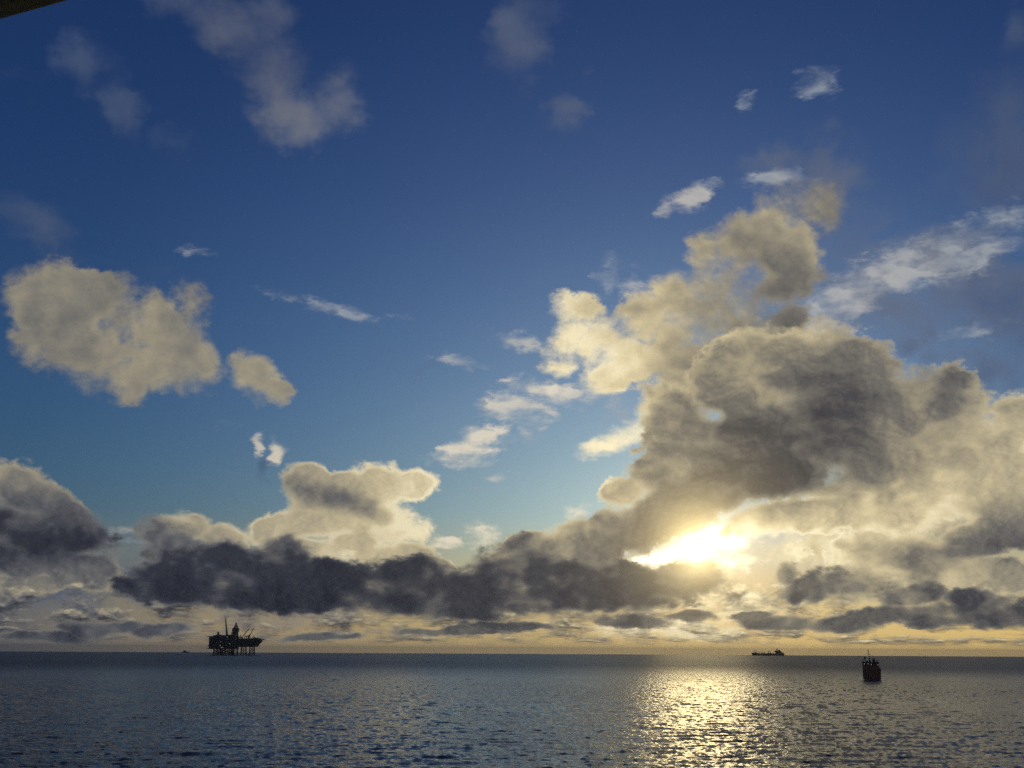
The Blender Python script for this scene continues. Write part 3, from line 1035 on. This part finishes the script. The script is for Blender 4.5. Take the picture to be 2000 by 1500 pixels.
tube(bm, (SX(622), 9, SZ(420)), (SX(607), 9, SZ(290)), 0.12, 0.08)
for a, b_, zy, r in ((574, 640, 322, 0.10), (560, 616, 411, 0.12), (606, 658, 427, 0.12), (600, 630, 367, 0.2), (610, 646, 495, 0.22), (612, 650, 560, 0.16)):
    tube(bm, (SX(a), 9, SZ(zy)), (SX(b_), 9, SZ(zy)), r)
tube(bm, (SX(607), 9, SZ(292)), (SX(590), 9, SZ(262)), 0.05)
box(bm, SX(612), SX(640), 8.6, 9.4, SZ(505), SZ(484))
obj('mast', bm, black_p, ship)
bm = B()
tube(bm, (SX(435), 3, SZ(664)), (SX(433), 3, SZ(572)), 0.2, 0.12)
box(bm, SX(418), SX(446), 2.6, 3.6, SZ(664), SZ(632))
box(bm, SX(424), SX(442), 2.7, 3.3, SZ(590), SZ(574))
tube(bm, (SX(500), 4, SZ(664)), (SX(496), 4, SZ(560)), 0.16)
tube(bm, (SX(528), 4, SZ(664)), (SX(522), 4, SZ(560)), 0.10)
box(bm, SX(535), SX(570), 4, 6, SZ(664), SZ(622))
box(bm, SX(570), SX(600), 4, 6, SZ(664), SZ(640))
obj('roof_equipment', bm, black_p, ship)
bm = B()
box(bm, SX(466), SX(520), 3.4, 4.4, SZ(566), SZ(512), 0.2)
obj('radar_housing', bm, steel2, ship)
bm = B()
box(bm, SX(722), SX(796), 8, 12, SZ(664), SZ(590), 0.15)
tube(bm, (SX(738), 10, SZ(590)), (SX(734), 10, SZ(552)), 0.28)
tube(bm, (SX(766), 10, SZ(590)), (SX(768), 10, SZ(556)), 0.3)
for a, b_, c, dd in ((720, 585, 702, 545), (752, 590, 752, 530), (775, 575, 792, 540), (735, 560, 712, 548), (790, 600, 800, 565)):
    tube(bm, (SX(a), 10, SZ(b_)), (SX(c), 10, SZ(dd)), 0.10)
obj('funnel', bm, black_p, ship)
bm = B()
tube(bm, (SX(845), 6, SZ(664)), (SX(840), 6, SZ(630)), 0.24)
bmesh.ops.create_cone(bm, cap_ends=True, segments=14, radius1=0.36, radius2=0.36, depth=0.2,
                      matrix=Matrix.Translation((SX(836), 6, SZ(612))) @ Matrix.Rotation(math.pi / 2, 4, 'X'))
box(bm, SX(850), SX(874), 5, 6.4, SZ(664), SZ(640))
obj('searchlight', bm, black_p, ship)
bm = B()
for zx in list(range(420, 880, 24)):
    tube(bm, (SX(zx), 1.2, SZ(664)), (SX(zx), 1.2, SZ(644)), 0.045, 0.045, 5)
tube(bm, (SX(412), 1.2, SZ(644)), (SX(880), 1.2, SZ(644)), 0.05, 0.05, 5)
tube(bm, (SX(412), 1.2, SZ(654)), (SX(880), 1.2, SZ(654)), 0.04, 0.04, 5)
obj('railing', bm, black_p, ship)

# ------------------------------------------------------------------ tanker on the horizon
loc = on_sea(1500, 9500.0)
kx, kz = scales(loc)
kx /= 20.0
kz /= 20.0
TB = 588.0


def TX(zx):
    return (zx - 1000) * kx


def TZ(zy):
    return (TB - zy) * kz


tank = thing('tanker', 'long brown tanker with its bridge at the right end on the horizon', 'tanker', loc)
bm = B()
prof = [(TX(372), TZ(478)), (TX(440), TZ(482)), (TX(552), TZ(496)), (TX(640), TZ(502)), (TX(1300), TZ(506)), (TX(1560), TZ(508)), (TX(1612), TZ(500)),
        (TX(1618), TZ(540)), (TX(1585), TZ(600)), (TX(1560), -6), (TX(420), -6), (TX(400), TZ(580)), (TX(385), TZ(530))]
prism(bm, prof, -22, 22)
hull = obj('hull', bm, brown, tank)
bm = B()
prism(bm, [(TX(1302), TZ(506)), (TX(1302), TZ(400)), (TX(1312), TZ(386)), (TX(1410), TZ(386)), (TX(1424), TZ(372)), (TX(1455), TZ(362)), (TX(1478), TZ(412)), (TX(1525), TZ(452)), (TX(1530), TZ(506))], -17, 17)
obj('superstructure', bm, brown, tank)
bm = B()
box(bm, TX(1248), TX(1304), -20, 20, TZ(428), TZ(406))
box(bm, TX(1265), TX(1304), -12, 12, TZ(440), TZ(428))
obj('bridge_wing', bm, brown, tank)
bm = B()
tube(bm, (TX(1357), 0, TZ(386)), (TX(1357), 0, TZ(304)), 2.0, 1.4)
tube(bm, (TX(1330), 0, TZ(350)), (TX(1382), 0, TZ(350)), 1.8)
tube(bm, (TX(1342), 0, TZ(310)), (TX(1374), 0, TZ(310)), 1.4)
obj('mast', bm, brown, tank)
bm = B()
box(bm, TX(1428), TX(1458), -6, 6, TZ(400), TZ(358), 0.6)
obj('funnel', bm, brown, tank)
bm = B()
prism(bm, [(TX(1532), TZ(506)), (TX(1548), TZ(468)), (TX(1598), TZ(462)), (TX(1612), TZ(506))], -14, 14)
obj('stern_house', bm, brown, tank)
bm = B()
tube(bm, (TX(455), 0, TZ(486)), (TX(450), 0, TZ(420)), 2.6, 2.0)
tube(bm, (TX(445), 0, TZ(425)), (TX(478), 0, TZ(404)), 1.6)
tube(bm, (TX(470), 0, TZ(404)), (TX(588), 0, TZ(408)), 1.5)
for a, b_, c in ((480, 520, 452), (520, 545, 440), (560, 570, 470)):
    tube(bm, (TX(a), 0, TZ(492)), (TX(b_), 0, TZ(c)), 1.4)
box(bm, TX(500), TX(548), -8, 8, TZ(494), TZ(468))
box(bm, TX(590), TX(620), -8, 8, TZ(503), TZ(480))
obj('bow_loading_crane', bm, brown, tank)
bm = B()
for zx in (668, 872):
    box(bm, TX(zx - 7), TX(zx + 7), -3, 3, TZ(504), TZ(446))
box(bm, TX(655), TX(882), -3, 3, TZ(460), TZ(444))
box(bm, TX(745), TX(870), -10, 10, TZ(504), TZ(486))
obj('hose_gantry', bm, brown, tank)
bm = B()
tube(bm, (TX(1012), 0, TZ(505)), (TX(1012), 0, TZ(404)), 2.2, 1.8)
box(bm, TX(985), TX(1035), -3, 3, TZ(414), TZ(404))
prism(bm, [(TX(1060), TZ(430)), (TX(1072), TZ(418)), (TX(1100), TZ(430)), (TX(1104), TZ(505)), (TX(1086), TZ(505)), (TX(1084), TZ(440))], -4, 4)
box(bm, TX(950), TX(1130), -10, 10, TZ(505), TZ(488))
box(bm, TX(1180), TX(1222), -8, 8, TZ(506), TZ(484))
obj('manifold_cranes', bm, brown, tank)

# ------------------------------------------------------------------ small support boat left of the platform
loc = on_sea(362, 10500.0)
kx, kz = scales(loc)
kx /= 33.33
kz /= 33.33


def WX(zx):
    return (zx - 750) * kx


def WZ(zy):
    return (592 - zy) * kz


boat = thing('support_boat', 'small dark support boat on the horizon left of the oil platform', 'boat', loc)
bm = B()
prism(bm, [(WX(500), WZ(540)), (WX(600), WZ(536)), (WX(800), WZ(542)), (WX(1000), WZ(540)), (WX(1000), WZ(596)), (WX(980), -3), (WX(560), -3), (WX(540), WZ(592))], -8, 8)
obj('hull', bm, steel, boat)
bm = B()
prism(bm, [(WX(600), WZ(540)), (WX(608), WZ(488)), (WX(640), WZ(470)), (WX(735), WZ(480)), (WX(800), WZ(520)), (WX(805), WZ(542))], -6, 6)
box(bm, WX(880), WX(925), -5, 5, WZ(542), WZ(520))
obj('superstructure', bm, steel2, boat)
bm = B()
tube(bm, (WX(718), 0, WZ(482)), (WX(718), 0, WZ(400)), 1.7, 1.2)
box(bm, WX(680), WX(735), -3, 3, WZ(482), WZ(455))
obj('mast', bm, steel, boat)

# ------------------------------------------------------------------ edge of the roof over the viewer, top left
zr = EYE + 1.7


def at_height(px, py, z):
    d_ = ray(px, py)
    t_ = (z - EYE) / d_.z
    return Vector((d_.x * t_, d_.y * t_, z))


A0, B0 = at_height(0, 46, zr), at_height(166, 0, zr)
e = (B0 - A0).normalized()
nrm = Vector((-e.y, e.x, 0))
if nrm.dot(at_height(0, -40, zr) - A0) < 0:
    nrm = -nrm
mid = (A0 + B0) / 2
roof_m = mat("tan_painted_roof_edge", (0.74, 0.62, 0.33), 0.7, 0.0, 0.5, 6.0, stain=(0.45, 0.35, 0.18))
roof = thing('roof_overhang', 'dark brown edge of the roof overhang above the viewer, top left corner', 'roof edge', mid, math.atan2(e.y, e.x))
sgn = 1 if (Matrix.Rotation(math.atan2(e.y, e.x), 3, 'Z') @ Vector((0, 1, 0))).dot(nrm) > 0 else -1
bm = B()
box(bm, -2.6, 1.6, *sorted((0.06 * sgn, 1.4 * sgn)), 0.012, 0.09)
obj('roof_panel', bm, roof_m, roof)
bm = B()
tube(bm, (-2.6, 0.03 * sgn, 0.035), (1.6, 0.03 * sgn, 0.035), 0.035, 0.035, 16)
obj('rolled_rim', bm, roof_m, roof, smooth=True)

# ------------------------------------------------------------------ unseen deck below the frame, added to bounce light onto the roof edge
deck_m = mat("worn_bounce_deck_paint", (0.66, 0.57, 0.36), 0.75, 0.0, 0.6, 1.2)
bm = B()
box(bm, -9, 7, -7, 4.0, EYE - 1.85, EYE - 1.65)
dk = obj('bounce_deck', bm, deck_m)
dk['kind'] = 'structure'
